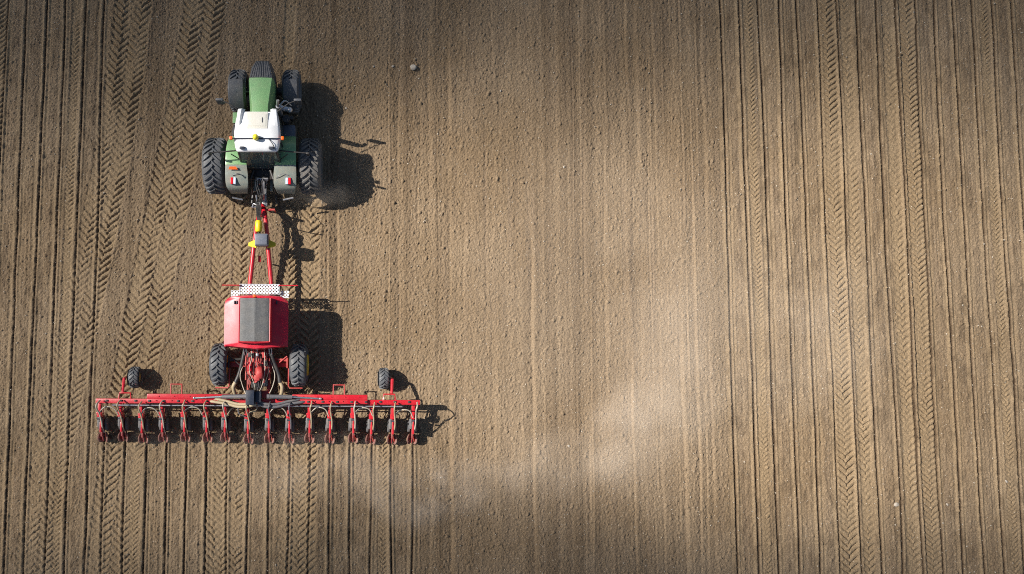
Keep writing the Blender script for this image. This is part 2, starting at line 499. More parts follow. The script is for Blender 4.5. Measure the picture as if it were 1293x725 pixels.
# left steps and tank, right exhaust, air cleaner and tool box
m = MB(); m.box((-1.12, 1.05, .55), (-.55, 1.85, 1.20), .08); m.build('fuel_tank', 'dark_plastic', T)
m = MB(); m.box((-1.14, 1.55, 1.21), (-.66, 1.95, 1.27), .02); m.build('side_panel', 'green', T)
m = MB()
for k in range(4):
    m.box((-1.30 + .06 * k, 1.10, .42 + .26 * k), (-1.02 + .06 * k, 1.50, .46 + .26 * k), .01)
for y in (1.08, 1.50): m.tube([(-1.26, y, .38), (-1.0, y, 1.32)], .02, 6)
m.build('steps', 'black', T)
m = MB(); m.box((.58, .80, .60), (1.16, 1.50, 1.26), .06); m.build('tool_box', 'box_grey', T)
m = MB()
m.cyl((.66, 1.78, 1.2), (.66, 1.78, 2.62), .085, 16).tube([(.66, 1.78, 2.60), (.66, 1.80, 2.78), (.68, 1.90, 2.90)], .055, 12)
m.build('exhaust_pipe', 'steel', T)
m = MB(); m.cyl((.55, 2.05, 1.62), (.95, 1.95, 1.62), .10, 16).sphere((.98, 1.94, 1.62), .12).hose([(.6, 2.1, 1.6), (.8, 2.3, 1.55), (1.0, 2.2, 1.3)], .035, 8)
m.build('air_cleaner', 'steel', T)
m = MB(); m.cyl((.86, 1.62, 1.25), (.86, 1.62, 1.62), .14, 16).cyl((1.05, 1.7, 1.2), (1.05, 1.7, 1.5), .07, 12); m.build('filter_housing', 'black', T)

# rear linkage
m = MB()
for sx in (-1, 1):
    m.tube([(sx * .30, -.35, .72), (sx * .42, -.95, .70), (sx * .46, -1.35, .66)], [.05, .045, .05], 8)
    m.cyl((sx * .40, -.55, 1.45), (sx * .44, -1.0, .72), .032, 8)
    m.tube([(sx * .30, -.25, 1.52), (sx * .42, -.58, 1.50)], .05, 8)
m.tube([(0, -.4, 1.35), (0, -.85, 1.30), (.02, -1.1, 1.22)], [.045, .03, .045], 8)
m.box((-.20, -.62, .95), (.20, -.45, 1.35), .03)
m.build('rear_linkage', 'black', T)
m = MB()
m.box((-.06, -1.35, .44), (.06, -.3, .54), .02).box((-.10, -1.42, .40), (.10, -1.22, .60), .02)
m.build('drawbar_hitch', 'steel', T)
m = MB()
for k in range(5):
    x = -.16 + .08 * k
    m.cyl((x, -.60, 1.40), (x + random.uniform(-.02, .02), -.76, 1.44 + .03 * (k % 2)), .028, 8)
m.box((-.22, -.62, 1.32), (.22, -.52, 1.46), .02)
m.cyl((-.18, -.56, 1.5), (.20, -.58, 1.5), .018, 6).cyl((-.02, -.45, 1.42), (.05, -.68, 1.62), .02, 6)
m.build('hydraulic_coupler', 'steel', T)
for k in range(8):
    x0 = random.uniform(-.26, .26)
    m = MB(); m.hose([(x0, -.50, 1.45), (x0 + random.uniform(-.08, .08), -.78, 1.52), (x0 * .8, -1.05, 1.30), (x0 * .6 + random.uniform(-.05, .05), -1.25, .95)], random.choice((.012, .016, .02)), 6)
    m.build('hydraulic_hose', ('black', 'pale_hose', 'grey_hose', 'steel')[k % 4], T)
for sx in (-1, 1):
    m = MB(); m.box((sx * .30 - .05, -.95, .95), (sx * .30 + .05, -.45, 1.12), .02); m.build('lift_bracket', 'fender_grey', T)

# ================================================================== SEED DRILL
SX = -3.55
drill = tag(empty('seed_drill', (SX, 0, 0)), 'red trailed seed drill with grey covered hopper and sixteen row units, hitched behind the tractor', 'seed drill')
D = drill
# drawbar
m = MB()
m.tube([(.43, 1.0, .82), (.42, 2.33, .88), (.30, 3.6, .98), (.20, 4.6, 1.0), (.09, 5.10, .78), (0, 5.25, .60)], [.085, .085, .08, .08, .09, .08], 12)
m.tube([(-.37, 1.0, .82), (-.36, 2.33, .88), (-.23, 3.6, .98), (-.14, 4.4, 1.0), (-.03, 5.08, .78), (0, 5.22, .60)], [.085, .085, .08, .075, .07, .07], 12)
m.box((-.22, 3.75, .90), (.28, 3.90, 1.02), .02).box((-.12, 4.75, .84), (.16, 4.98, .98), .02)
m.build('drawbar', 'red', D, smooth=50)
m = MB(); m.lathe_x([(-.04, .07), (.04, .07), (.04, .13), (-.04, .13)], n=20, closed=True)
e = m.build('hitch_eye', 'steel', D, loc=(0, 5.34, .57)); e.rotation_euler.y = PI / 2
m = MB(); m.box((-.13, 3.62, 1.15), (.34, 4.06, 1.52), .04); m.box((-.10, 3.66, 1.51), (.31, 4.02, 1.55), .03); m.build('control_box', 'box_grey', D)
m = MB(); m.lathe_x([(-.22, .06), (-.20, .10), (-.14, .125), (.14, .125), (.20, .10), (.22, .06)], n=20)
c = m.build('canister', 'yellow', D, loc=(-.03, 4.36, 1.28)); c.rotation_euler.z = PI / 2
for sx in (-1, 1):
    m = MB()
    x0 = .08
    m.loft([[(x0 + sx * .20, 3.58, .98), (x0 + sx * .20, 3.92, .98), (x0 + sx * .20, 3.92, 1.10), (x0 + sx * .20, 3.58, 1.10)],
            [(x0 + sx * .50, 3.66, 1.00), (x0 + sx * .50, 3.78, 1.00), (x0 + sx * .50, 3.78, 1.06), (x0 + sx * .50, 3.66, 1.06)]])
    m.build('wheel_chock', 'yellow', D, bevel=.01)
m = MB(); m.box((-.09, 3.10, .70), (.01, 3.34, .82), .02); m.cyl((-.04, 3.2, .4), (-.04, 3.2, .72), .03, 8); m.build('jack_handle', 'red', D)
m = MB(); m.cyl((.16, 5.02, .95), (.52, 5.02, .95), .045, 10).cyl((.5, 5.02, .95), (.5, 5.02, .55), .035, 10); m.build('support_leg', 'dusty_red', D)
m = MB()
for k in range(6):
    x = -.20 + .055 * k
    m.hose([(x * .9 + .1, 6.02, 1.42), (x * 1.0 + .06, 5.75, 1.25 - .05 * (k % 3)), (x * .8 + .02, 5.45, 1.18 + .06 * (k % 2)), (x * .6 - .02, 5.1, 1.22), (x * .35 - .02, 4.6, 1.08), (x * .3, 4.05, 1.15)], .015, 6)
m.build('hydraulic_hose', 'black', D)
m = MB()
m.tube([(.10, 4.72, 1.0), (.10, 4.74, 1.75), (.14, 4.76, 2.0)], .018, 6).tube([(.14, 4.76, 2.0), (.14, 5.15, 2.02), (.10, 5.42, 1.7)], .015, 6).tube([(.10, 4.74, 1.55), (.10, 5.20, 1.98)], .012, 6)
m.build('hose_holder', 'black', D)
m = MB(); m.hose([(-.30, 5.10, 1.0), (-.24, 5.22, 1.08), (-.10, 5.18, 1.12), (-.14, 5.5, 1.3)], .03, 8); m.cyl((-.33, 5.12, .98), (-.02, 5.12, 1.0), .035, 8)
m.build('hose_coupling', 'steel', D)

# walkway in front of the hopper
m = MB(); m.box((-.62, 1.86, 1.585), (.77, 2.20, 1.60))
m.build('walkway', 'perforated', D, smooth=0)
for x0, x1 in ((-.96, -.66), (.80, 1.12)):
    m = MB(); m.box((x0, 1.74, 1.45), (x1, 2.0, 1.462)); m.build('step_plate', 'perforated', D, smooth=0)
m = MB()
m.box((-.63, 2.205, 1.54), (.78, 2.225, 1.62)).box((-.64, 1.84, 1.54), (-.622, 2.225, 1.62)).box((.772, 1.84, 1.54), (.79, 2.225, 1.62))
m.build('walkway_edge', 'galv', D)
m = MB(); m.cyl((-1.25, 2.17, 1.72), (-.62, 2.17, 1.72), .02, 8).cyl((.78, 2.17, 1.72), (1.46, 2.17, 1.72), .02, 8).cyl((-.62, 2.17, 1.72), (-.62, 2.17, 1.5), .018, 8).cyl((.78, 2.17, 1.72), (.78, 2.17, 1.5), .018, 8)
m.cyl((-.62, 2.17, 1.50), (.78, 2.17, 1.50), .03, 8)
for x in (-.55, .6): m.cyl((x, 1.9, .85), (x, 2.0, 1.57), .03, 8)
m.build('handrail', 'red', D)

# hopper: rounded red tub with sloping shoulders, raised collar, tapering below
def plan(hx, y0, y1, cf, cr, arc=.0, back=.0):
    """rounded plan outline; cf, cr corner radii front and rear, arc bulges the front edge, back makes the rear edge pointed"""
    P = []
    for cx, cy, r, a0 in ((hx - cf, y1 - cf, cf, 0), (-hx + cf, y1 - cf, cf, 90), (-hx + cr, y0 + cr, cr, 180), (hx - cr, y0 + cr, cr, 270)):
        for k in range(5):
            a = math.radians(a0 + 22.5 * k)
            P.append([cx + r * math.cos(a), cy + r * math.sin(a)])
        if a0 == 0:
            P += [[hx * .45, y1], [0, y1], [-hx * .45, y1]]
        if a0 == 180:
            P += [[-hx * .5, y0], [0, y0], [hx * .5, y0]]
    for p in P:
        if p[1] > y1 - .02: p[1] += arc * (1 - (p[0] / hx) ** 2)
        if p[1] < y0 + .02: p[1] -= back * (1 - abs(p[0] / hx))
    return P
def ring3(P, z, zfun=None): return [(x, y, z if zfun is None else zfun(x, y)) for x, y in P]
m = MB()
sh = lambda x, y: 2.02 - max(0, abs(x) - .60) * .42
secs = [ring3(plan(.42, .35, 1.35, .1, .1), .92), ring3(plan(.62, .20, 1.50, .12, .1, .02, .05), 1.10),
        ring3(plan(1.04, .03, 1.70, .24, .10, .05, .12), 1.52), ring3(plan(1.125, -.01, 1.745, .28, .05, .06, .12), 1.66),
        ring3(plan(1.135, -.01, 1.755, .28, .05, .06, .12), 1.76), ring3(plan(1.105, .03, 1.73, .27, .05, .06, .11), 0, lambda x, y: 2.0 - max(0, abs(x) - .60) * .46),
        ring3(plan(.60, .10, 1.715, .06, .05, .05, .03), 2.02)]
m.loft(secs)
tank = m.build('hopper', 'tank_red', D, smooth=35)
m = MB()
m.loft([ring3(plan(.585, .115, 1.70, .05, .04, .04, .03), 2.0), ring3(plan(.555, .135, 1.69, .05, .04, .04, .03), 2.30), ring3(plan(.535, .15, 1.68, .05, .04, .04, .03), 2.31), ring3(plan(.50, .18, 1.65, .05, .04, .03, .02), 2.29)])
m.build('hopper_collar', 'tank_red', tank, smooth=30)
m = MB()
secs = []
for k in range(15):
    y = .175 + 1.50 * k / 14
    sag = .012 * math.sin(k * 1.9) * (1 if 0 < k < 14 else 0)
    top = [(-.50, y, 2.315), (-.45, y, 2.335), (-.3, y, 2.352 + sag), (-.15, y, 2.368 + sag * .6), (-.02, y, 2.383), (.02, y, 2.392), (.06, y, 2.383), (.2, y, 2.366 - sag * .6), (.33, y, 2.35 - sag), (.46, y, 2.335), (.51, y, 2.315)]
    secs.append(top + [(.51, y, 2.295), (-.50, y, 2.295)])
m.loft(secs)
m.build('hopper_cover', 'tarp', tank, smooth=50)
m = MB(); m.box((-.06, 1.70, 2.24), (.04, 1.80, 2.36), .02); m.build('marker_lamp', 'orange', D)
for x in (-.74, -.66, .74):
    m = MB(); m.box((x - .025, 1.48, 1.94), (x + .025, 1.60, 2.04), .012); m.build('lid_catch', 'navy', tank)
m = MB()
m.cyl((-.52, .16, 2.32), (.53, .16, 2.32), .022, 8)
m.cyl((.545, .16, 2.315), (.545, 1.68, 2.315), .02, 8)
m.build('cover_rail', 'red', tank)

# chassis behind the hopper
m = MB()
m.box((-.46, -.95, .80), (.46, .30, 1.02), .04).box((-.50, .2, .70), (.50, 1.6, .92), .04)
m.box((-.42, -1.72, .74), (-.30, -.4, .92), .02).box((.30, -1.72, .74), (.42, -.4, .92), .02)
m.box((-1.62, -.75, .70), (1.66, -.58, .88), .03)
m.box((-.38, -1.02, 1.02), (.38, -.40, 1.20), .05)
m.box((-.30, -.42, 1.10), (.30, -.12, 1.30), .05)
for sx in (-1, 1): m.tube([(sx * .42, -.2, 1.22), (sx * .42, -1.2, 1.18)], .03, 8).tube([(sx * .36, -.15, 1.30), (sx * .24, -1.3, 1.25)], .022, 8)
m.build('chassis', 'dusty_red', D)
m = MB()
m.lathe_x([(-.10, .10), (-.10, .22), (-.06, .25), (.06, .25), (.10, .22), (.10, .10)], n=28)
fan = m.build('fan_housing', 'dusty_red', D, loc=(.10, -.95, 1.24)); fan.rotation_euler = (0, 0, .15)
m = MB(); m.cyl((0, -.02, 1.25), (0, -.55, 1.42), .035, 10).cyl((.06, -.6, 1.3), (-.05, -1.3, 1.3), .05, 10).cyl((-.2, -1.05, 1.2), (.02, -1.25, 1.36), .04, 8)
m.box((-.10, -1.22, 1.2), (.10, -1.02, 1.42), .03)
m.build('hydraulic_motor', 'dusty_red', D)
for k, (x, y, z, a, b, c, mt) in enumerate(((-.22, -.30, 1.31, .10, .08, .10, 'black'), (.25, -.28, 1.31, .08, .12, .06, 'dusty_red'), (-.28, -.72, 1.21, .07, .16, .12, 'red'), (.30, -.60, 1.21, .06, .10, .16, 'black'),
                                          (-.05, -1.38, 1.05, .16, .10, .18, 'black'), (.28, -1.30, 1.0, .09, .12, .22, 'navy'), (-.30, -1.25, 1.0, .07, .12, .16, 'worn_red'), (.02, -.30, 1.31, .05, .05, .16, 'steel'))):
    m = MB(); m.box((x - a, y - b, z), (x + a, y + b, z + c), .015); m.cyl((x, y, z + c), (x, y, z + c + .03), min(a, b) * .6, 10); m.build('valve_block', mt, D)
for k in range(7):
    x0 = -.36 + .12 * k
    m = MB(); m.hose([(x0, .02, 1.30), (x0 * .9 + .03 * (k % 3), -.40, 1.40 + .04 * (k % 2)), (x0 * 1.15, -.85, 1.34), (x0 * .6 + .05, -1.35, 1.32), (x0 * .3, -1.62, 1.2)], .013, 6); m.build('hydraulic_hose', ('black', 'pale_hose', 'black', 'grey_hose')[k % 4], D)
for x0, x1 in ((-.42, -.34), (-.50, -.44), (.44, .40), (.52, .50), (0, .0)):
    m = MB(); m.cyl((x0, .05, 1.55), (x1, -.55, 1.05), .022, 8); m.build('hopper_strut', 'steel', D)
for sx in (-1, 1):   # seed hoses from the hopper to the frame
    m = MB(); m.hose([(sx * .44, .0, 1.25), (sx * .52, -.4, 1.2), (sx * (.66 if sx < 0 else .74), -.95, 1.12), (sx * .80, -1.30, 1.10)], .075, 10); m.build('seed_hose', 'black', D)
    m = MB(); m.hose([(sx * .80, -1.28, 1.10), (sx * .88, -1.45, 1.08), (sx * .86, -1.65, .95), (sx * .80, -1.8, .8)], .07, 10); m.build('hose_elbow', 'tan_hose', D)
    m = MB(); m.hose([(sx * .45, -.5, 1.15), (sx * .62, -1.0, 1.2), (sx * .55, -1.4, 1.1), (sx * .4, -1.75, 1.15)], .018, 6); m.build('hydraulic_hose', 'pale_hose', D)
# carrying wheels and scrapers
for sx in (-1, 1):
    x = -1.41 if sx < 0 else 1.46
    wheel(D, (x, -.67, .75), .78, .56, .42, 19, .060, .105, 'rubber', 'rim_yellow', sx, 1.0, .1 + .2 * sx)
    m = MB(); m.lathe_x([(sx * .0, .40), (sx * .26, .40), (sx * .335, .37), (sx * .34, .10), (sx * .36, .08), (sx * .36, .02)], n=32); m.build('wheel_disc', 'rim_yellow', D, loc=(x, -.67, .75))
    m = MB(); xi = x - sx * .36
    m.tube([(xi, -.60, 1.0), (xi, -1.42, .98), (xi + sx * .05, -1.50, .96), (xi + sx * .50, -1.50, .92)], .026, 8)
    m.build('mud_scraper', 'dusty_red', D)
    m = MB(); m.cyl((sx * .5, -.45, 1.0), (sx * 1.08, -.5, 1.04), .05, 10).cyl((sx * .5, -.80, 1.05), (sx * 1.05, -.35, 1.1), .025, 8).box((sx * 1.06 - .03, -.78, .6), (sx * 1.06 + .03, -.4, 1.15), .02)
    m.build('wheel_bracket', 'dusty_red' if sx > 0 else 'black', D)

# toolbar: outer tube, thick inner wings, brackets, air pipe
BY = -1.99
m = MB(); m.box((-5.86, BY - .085, .84), (5.86, BY + .085, 1.0), .015); bar = m.build('toolbar', 'red', D)
for sx in (-1, 1):
    a, b = (1.25, 3.96) if sx > 0 else (-3.98, -1.0)
    m = MB(); m.box((a, BY + .087, .86), (b, BY + .27, 1.12), .02).box((a + .0, BY - .06, 1.002), (b, BY + .085, 1.09), .015)
    for k in range(5):
        x = a + (b - a) * (k + .6) / 5.4
        m.cyl((x, BY + .03, 1.08), (x, BY + .03, 1.12), .022, 8).cyl((x + .1, BY + .19, 1.11), (x + .1, BY + .19, 1.145), .018, 8)
    m.build('wing_frame', 'red', D)
    xc = sx * 2.93
    m = MB(); m.tube([(xc - .20, BY + .25, 1.08), (xc - .20, BY + .62, 1.10), (xc + .20, BY + .62, 1.10), (xc + .20, BY + .25, 1.08)], .03, 8, True)
    m.build('transport_bracket', 'dusty_red', D)
    for k in range(9):
        x = sx * (1.3 + k * .52)
        m = MB(); m.box((x - .04, BY - .02, 1.0 if abs(x) > 4 else 1.09), (x + .05, BY + .05, 1.035 if abs(x) > 4 else 1.12), .01)
        m.build('clamp', 'black', D)
m = MB(); m.cyl((-5.25, BY - .15, .98), (5.25, BY - .15, .98), .026, 10); m.build('air_pipe', 'steel', D)
m = MB(); m.box((-.42, -1.86, .80), (.42, -1.60, 1.0), .02); m.build('center_frame', 'dusty_red', D)
m = MB(); m.box((-.36, -2.06, 1.0), (-.06, -1.55, 1.62), .02); m.box((-.05, -1.98, 1.0), (.16, -1.60, 1.45), .02)
m.cyl((-.40, -1.78, 1.35), (.18, -1.78, 1.35), .05, 10)
m.build('distributor', 'navy', D)
for sx in (-1, 1):
    m = MB(); m.cyl((sx * .38, -1.78, 1.36), (sx * 1.25, -1.80, 1.25), .075, 14).cyl((sx * .36, -1.78, 1.36), (sx * .46, -1.78, 1.35), .085, 12); m.build('cylinder_barrel', 'grey_hose', D)
    m = MB(); m.cyl((sx * 1.25, -1.80, 1.25), (sx * 2.25, -1.86, 1.15), .032, 10); m.sphere((sx * 2.27, -1.86, 1.15), .05); m.build('cylinder_rod', 'chrome', D)
    for k in range(2):
        m = MB()
        y = -1.97 - .095 * k
        m.hose([(sx * .02, y + .02, 1.28), (sx * .32, y - .08, 1.27), (sx * .70, y - .09, 1.21), (sx * 1.08, y + .0, 1.15), (sx * (1.42 + .12 * k), y + .07, 1.11), (sx * (1.62 + .12 * k), y + .09, 1.02)], .052, 10)
        m.build('bundle_hose', 'tan_hose' if sx < 0 else 'grey_hose', D)
# gauge wheels with arms
for sx in (-1, 1):
    xw, xa = (-4.62, -4.93) if sx < 0 else (4.57, 4.87)
    wheel(D, (xw, -1.16, .37), .40, .40, .19, 15, .036, .068, 'rubber', 'rim_yellow', sx, 1.0, .2 * sx)
    m = MB()
    m.tube([(xa - sx * .0, -1.16, .42), (xa, -1.20, .72), (xa - sx * .03, -1.62, .95), (xa - sx * .04, -1.68, .97)], [.05, .06, .05, .05], 8)
    m.cyl((xa, -1.16, .38), (xw, -1.16, .37), .035, 10)
    m.box((xa - sx * .13, -1.76, .90), (xa + sx * .12, -1.66, 1.0), .015) if False else None
    x0, x1 = sorted((xa + sx * .10, xa - sx * .34))
    m.tube([(x0, BY + .07, .98), (x0 + .02, -1.70, .98), (x1 - .02, -1.70, .98), (x1, BY + .07, .98)], .028, 8)
    m.build('gauge_wheel_arm', 'red', D)

# row units
ROW_DX = .762
ROW_X = [-.05 + (i - 7.5) * ROW_DX for i in range(16)]
def make_row_unit():
    m = MB()   # shank and arms
    for z in (.58, .78):
        for x in (-.055, .055): m.cyl((x, BY - .08, z + .05), (x, BY - .52, z - .05), .02, 6)
    m.box((-.04, BY - 1.05, .30), (.04, BY - .55, .52), .02)
    m.tube([(0, BY - 1.0, .45), (0, BY - 1.25, .42), (0, BY - 1.52, .24)], .026, 8)
    m.box((-.035, BY - 1.34, .28), (.035, BY - 1.02, .52), .025)
    u = m.build('row_unit', 'worn_red', D)
    m = MB(); m.box((-.085, BY - .60, .62), (.085, BY - .46, .86), .02).box((-.05, BY - .47, .70), (.05, BY - .09, .84), .015).box((-.095, BY - .50, .84), (.095, BY - .42, .875), .01)
    m.build('mount', 'red', u)
    for sx in (-1, 1):
        m = MB()
        m.lathe_x([(-.012, .03), (-.006, .19), (.006, .19), (.012, .03)], n=24)
        o = m.build('disc', 'disc', u, loc=(sx * .03, BY - .78, .14)); o.rotation_euler.z = sx * -.08
        m = MB()
        m.lathe_x([(-.045, .08), (-.05, .19), (-.03, .235), (.03, .235), (.05, .19), (.045, .08)], n=24)
        o = m.build('depth_wheel', 'unit_grey', u, loc=(sx * .115, BY - .90, .22)); o.rotation_euler.z = sx * .06
        m = MB()
        m.lathe_x([(-.022, .12), (-.024, .18), (-.008, .20), (.008, .20), (.024, .18), (.022, .12)], n=24, closed=True)
        o = m.build('closing_wheel', 'closing', u, loc=(sx * .085, BY - 1.38, .20)); o.rotation_euler = (0, sx * .50, sx * .10)
        m = MB()
        m.lathe_x([(-.015, .02), (-.012, .105), (.012, .125), (.015, .02)], n=20)
        o = m.build('closing_wheel_rim', 'rim_red', u, loc=(sx * .085, BY - 1.38, .20)); o.rotation_euler = (0, sx * .50, sx * .10)
    m = MB(); m.box((-.13, BY - .98, .44), (-.01, BY - .60, .66), .05); m.box((-.02, BY - .95, .50), (.06, BY - .66, .67), .03)
    m.build('metering_box', 'unit_grey', u)
    m = MB(); m.box((-.02, BY - 1.16, .55), (.05, BY - .80, .70), .02); m.cyl((.02, BY - .62, .72), (.02, BY - 1.1, .62), .028, 8); m.build('spring', 'red', u)
    m = MB(); m.cyl((-.05, BY - .66, .86), (.12, BY - .66, .90), .028, 8); m.build('sensor', 'navy', u)
    return u
def hose_obj(parent, pts, r, mat):
    h = MB(); h.hose(pts, r, 8); return h.build('drop_hose', mat, parent)
proto = make_row_unit()
proto.location.x = ROW_X[0]
units = [proto]
for i in range(1, 16):
    c = proto.copy(); COL.objects.link(c); c.location.x = ROW_X[i]
    for ch in proto.children:
        k = ch.copy(); COL.objects.link(k); k.parent = c
    units.append(c)
for i, u in enumerate(units):
    u.location.z = random.uniform(-.025, .03); u.location.y = random.uniform(-.03, .03); u.rotation_euler.z = math.radians(random.uniform(-1.2, 1.2))
    j = random.uniform(-.04, .04); lift = random.uniform(0, .10)
    mat = 'tan_hose' if i % 3 else 'pale_hose'
    if i in (8, 9): mat = 'grey_hose'
    hose_obj(u, [(.10 + j * .5, BY + .02, 1.10), (.07 + j, BY - .09, 1.30 + lift), (.05 + j * .5, BY - .22, 1.27 + lift), (.07 + j * .4, BY - .45, 1.05), (.09, BY - .75, .85), (.07, BY - 1.02, .62), (.04, BY - 1.2, .34)], .027, mat)
for a in (0, 2, 4, 6, 8, 10, 12, 14):
    q = random.uniform(-.04, .04)
    d = ROW_DX
    if a == 6:
        hose_obj(units[6], [(.10, BY - .55, .95), (.25, BY - .32, 1.05), (.42, BY - .18, 1.0)], .026, 'tan_hose')
        hose_obj(units[7], [(-.30, BY - .15, 1.0), (-.26, BY - .40, 1.0), (-.02, BY - .52, .92)], .022, 'grey_hose')
        hose_obj(units[7], [(.07, BY - .55, .95), (.15, BY - .35, 1.05), (.34, BY - .30, 1.0), (.40, BY - .12, 1.0)], .026, 'tan_hose')
    else:
        hose_obj(units[a], [(.08, BY - .62, .92), (.10, BY - .40, 1.05), (.26, BY - .24 + q, 1.12), (.46, BY - .22 + q, 1.12), (.62, BY - .30, 1.05), (.72, BY - .52, .92)], .021, 'pale_hose')

# ================================================================== GROUND
DX, DY = .025, .03
fx = np.arange(-17, 29.5, DX); fy = np.arange(-11, 16, DY)
def grow(a, sgn):
    out, st, x = [], .1, a
    while abs(x - a) < 900:
        x += sgn * st; st *= 1.45; out.append(x)
    return np.array(out)
xs = np.concatenate([grow(fx[0], -1)[::-1], fx, grow(fx[-1], 1)])
ys = np.concatenate([grow(fy[0], -1)[::-1], fy, grow(fy[-1], 1)])
nx, ny = len(fx), len(fy)
X, Y = np.meshgrid(fx, fy)          # (ny, nx)

def noise2(lx, ly, seed, power=0.):
    """band-limited Gaussian noise, correlation lengths lx, ly (m), unit variance"""
    r = np.random.default_rng(seed)
    py, pxn = ny + 64, nx + 64
    w = np.fft.rfft2(r.standard_normal((py, pxn)))
    ky = np.fft.fftfreq(py, DY)[:, None]; kx = np.fft.rfftfreq(pxn, DX)[None, :]
    q = (kx * lx) ** 2 + (ky * ly) ** 2
    f = np.exp(-q * 2.2) if power == 0 else (1 + q * 6) ** (-power)
    n = np.fft.irfft2(w * f, s=(py, pxn))[:ny, :nx]
    return ((n - n.mean()) / n.std()).astype(np.float32)

def noise1(ly, seed):
    """smooth noise along the direction of travel, as a column"""
    r = np.random.default_rng(seed)
    w = np.fft.rfft(r.standard_normal(ny + 600)); k = np.fft.rfftfreq(ny + 600, DY)
    n = np.fft.irfft(w * np.exp(-(k * ly) ** 2 * 2.2))[:ny]
    return ((n - n.mean()) / n.std()).astype(np.float32)[:, None]

def local(sl, lx, ly, seed):
    """noise for a few columns only"""
    r = np.random.default_rng(seed); m = sl.stop - sl.start + 24
    w = np.fft.rfft2(r.standard_normal((ny + 40, m)))
    ky = np.fft.fftfreq(ny + 40, DY)[:, None]; kx = np.fft.rfftfreq(m, DX)[None, :]
    n = np.fft.irfft2(w * np.exp(-((kx * lx) ** 2 + (ky * ly) ** 2) * 2.2), s=(ny + 40, m))[:ny, 12:m - 12]
    return ((n - n.mean()) / n.std()).astype(np.float32)

def sstep(a, b, x):
    t = np.clip((x - a) / (b - a), 0, 1); return t * t * (3 - 2 * t)

rough = np.ones_like(X, dtype=np.float32)     # how cloddy
moist_shade = np.zeros_like(X, dtype=np.float32)    # freshly turned damp soil, with shade painted into the seed slots
pale = np.zeros_like(X, dtype=np.float32)     # pressed, dry, smooth soil
H = np.zeros_like(X, dtype=np.float32)

big = noise2(2.5, 6, 1); mid = noise2(.8, 1.2, 2)
H += .010 * big + .006 * mid
patch = noise2(.35, 2.2, 3)

# harrow streaks along the direction of travel
st1 = noise2(.10, 14, 4); st2 = noise2(.28, 25, 5); st3 = noise2(.9, 30, 6); st4 = noise2(.05, 5, 7)
amp = .5 + .5 * sstep(-1, 1, noise2(1.2, 9, 8))
H += amp * (.0026 * st1 + .0045 * st2 + .0010 * st4) + .007 * st3
mo_streak = .30 * sstep(.0, 2, st2 + .4 * st1) + .10 * sstep(.5, 2, patch)
for x0, dpt, wd in ((3.53, .045, .10), (4.05, .02, .06), (6.62, .05, .08), (8.66, .025, .06), (10.36, .03, .05), (10.75, .02, .08), (12.2, .03, .07), (12.75, .025, .06), (13.3, .02, .05), (0.45, .02, .05),
                    (-.75, .03, .05), (1.6, .02, .05), (2.75, .02, .06), (5.2, .016, .05), (7.3, .015, .08), (9.4, .02, .05), (11.4, .018, .05)):
    xw = x0 + .03 * noise1(4, int(x0 * 100) + 2000)
    on = sstep(-1.2, .4, noise1(5, int(x0 * 100) + 3000))
    d = (X - xw) / wd
    H += (1.7 * dpt * on * (np.tanh(d * 1.5) * np.exp(-np.abs(d) * .35) * .5 - .35 * np.exp(-d * d))).astype(np.float32)

lr = np.random.default_rng(77)
for q in range(40):      # fine scratches of the harrow tines
    x0 = lr.uniform(-9.6, 13.9); x0 = lr.normal(12.3, .5) if q % 6 == 0 else x0
    dpt, wd = lr.uniform(.006, .018), lr.uniform(.022, .04)
    xw = x0 + .015 * noise1(5, q + 5000)
    on = sstep(-.6, .8, noise1(4, q + 6000))
    j0, j1 = np.searchsorted(fx, x0 - .3), np.searchsorted(fx, x0 + .3)
    d = (X[:, j0:j1] - xw) / wd
    H[:, j0:j1] += dpt * on * (np.exp(-(d - 1.6) ** 2) - np.exp(-d * d))

# rows left by the seeder: a narrow slot with pressed shoulders
def rows(x0, n, dx, mask, seed, slope=0., depth=0.):
    global H
    for i in range(n):
        xc = x0 + i * dx + slope * Y[:, :1] + .006 * noise1(1.6, seed + i) + .020 * noise1(9, seed + 500 + i)
        j0, j1 = np.searchsorted(fx, x0 + i * dx - .45), np.searchsorted(fx, x0 + i * dx + .45)
        if j1 - j0 < 3: continue
        sl = slice(j0, j1)
        u = (X[:, sl] - xc); mk = mask[:, sl]
        jag = 1 + .35 * local(sl, .2, .12, seed + 900 + i)
        slot = np.exp(-(u / (.020 + .006 * jag)) ** 2)
        asym = .8 + .2 * math.sin(i * 2.3)
        sh = np.exp(-((np.abs(u) - .085) / .035) ** 2)
        press = np.exp(-((np.abs(u + .02) - .185) / .03) ** 2)
        band = np.exp(-((np.abs(u) - .13) / .07) ** 4)
        on = np.clip(.95 + .2 * noise1(.5, seed + 1300 + i), .5, 1.15)
        H[:, sl] += mk * (-depth * on * slot + (.015 if depth else .018) * asym * sh * jag - .004 * press)
        moist_shade[:, sl] = np.maximum(moist_shade[:, sl], mk * np.exp(-(u / .032) ** 4) * 1.0)  # damp slot soil, coloured darker to carry the slot's shade as well
        rough[:, sl] *= 1 - .55 * mk * band
        pale[:, sl] = np.maximum(pale[:, sl], mk * band * .6)
one = np.ones_like(X)
edge_r = one * 1.0
behind = sstep(-3.28, -3.5, Y)
L0 = -9.90
rows(L0 - 9 * .752, 10, .752, one, 100, slope=.006)
rows(SX + ROW_X[0] - .02, 16, ROW_DX, behind, 200)
rows(14.08, 20, .752, one, 300, slope=-.003)
planted = np.maximum(np.maximum(sstep(-9.6, -9.9, X), sstep(13.8, 14.0, X)), behind * sstep(-9.9, -9.7, X) * sstep(2.6, 2.3, X)).astype(np.float32)
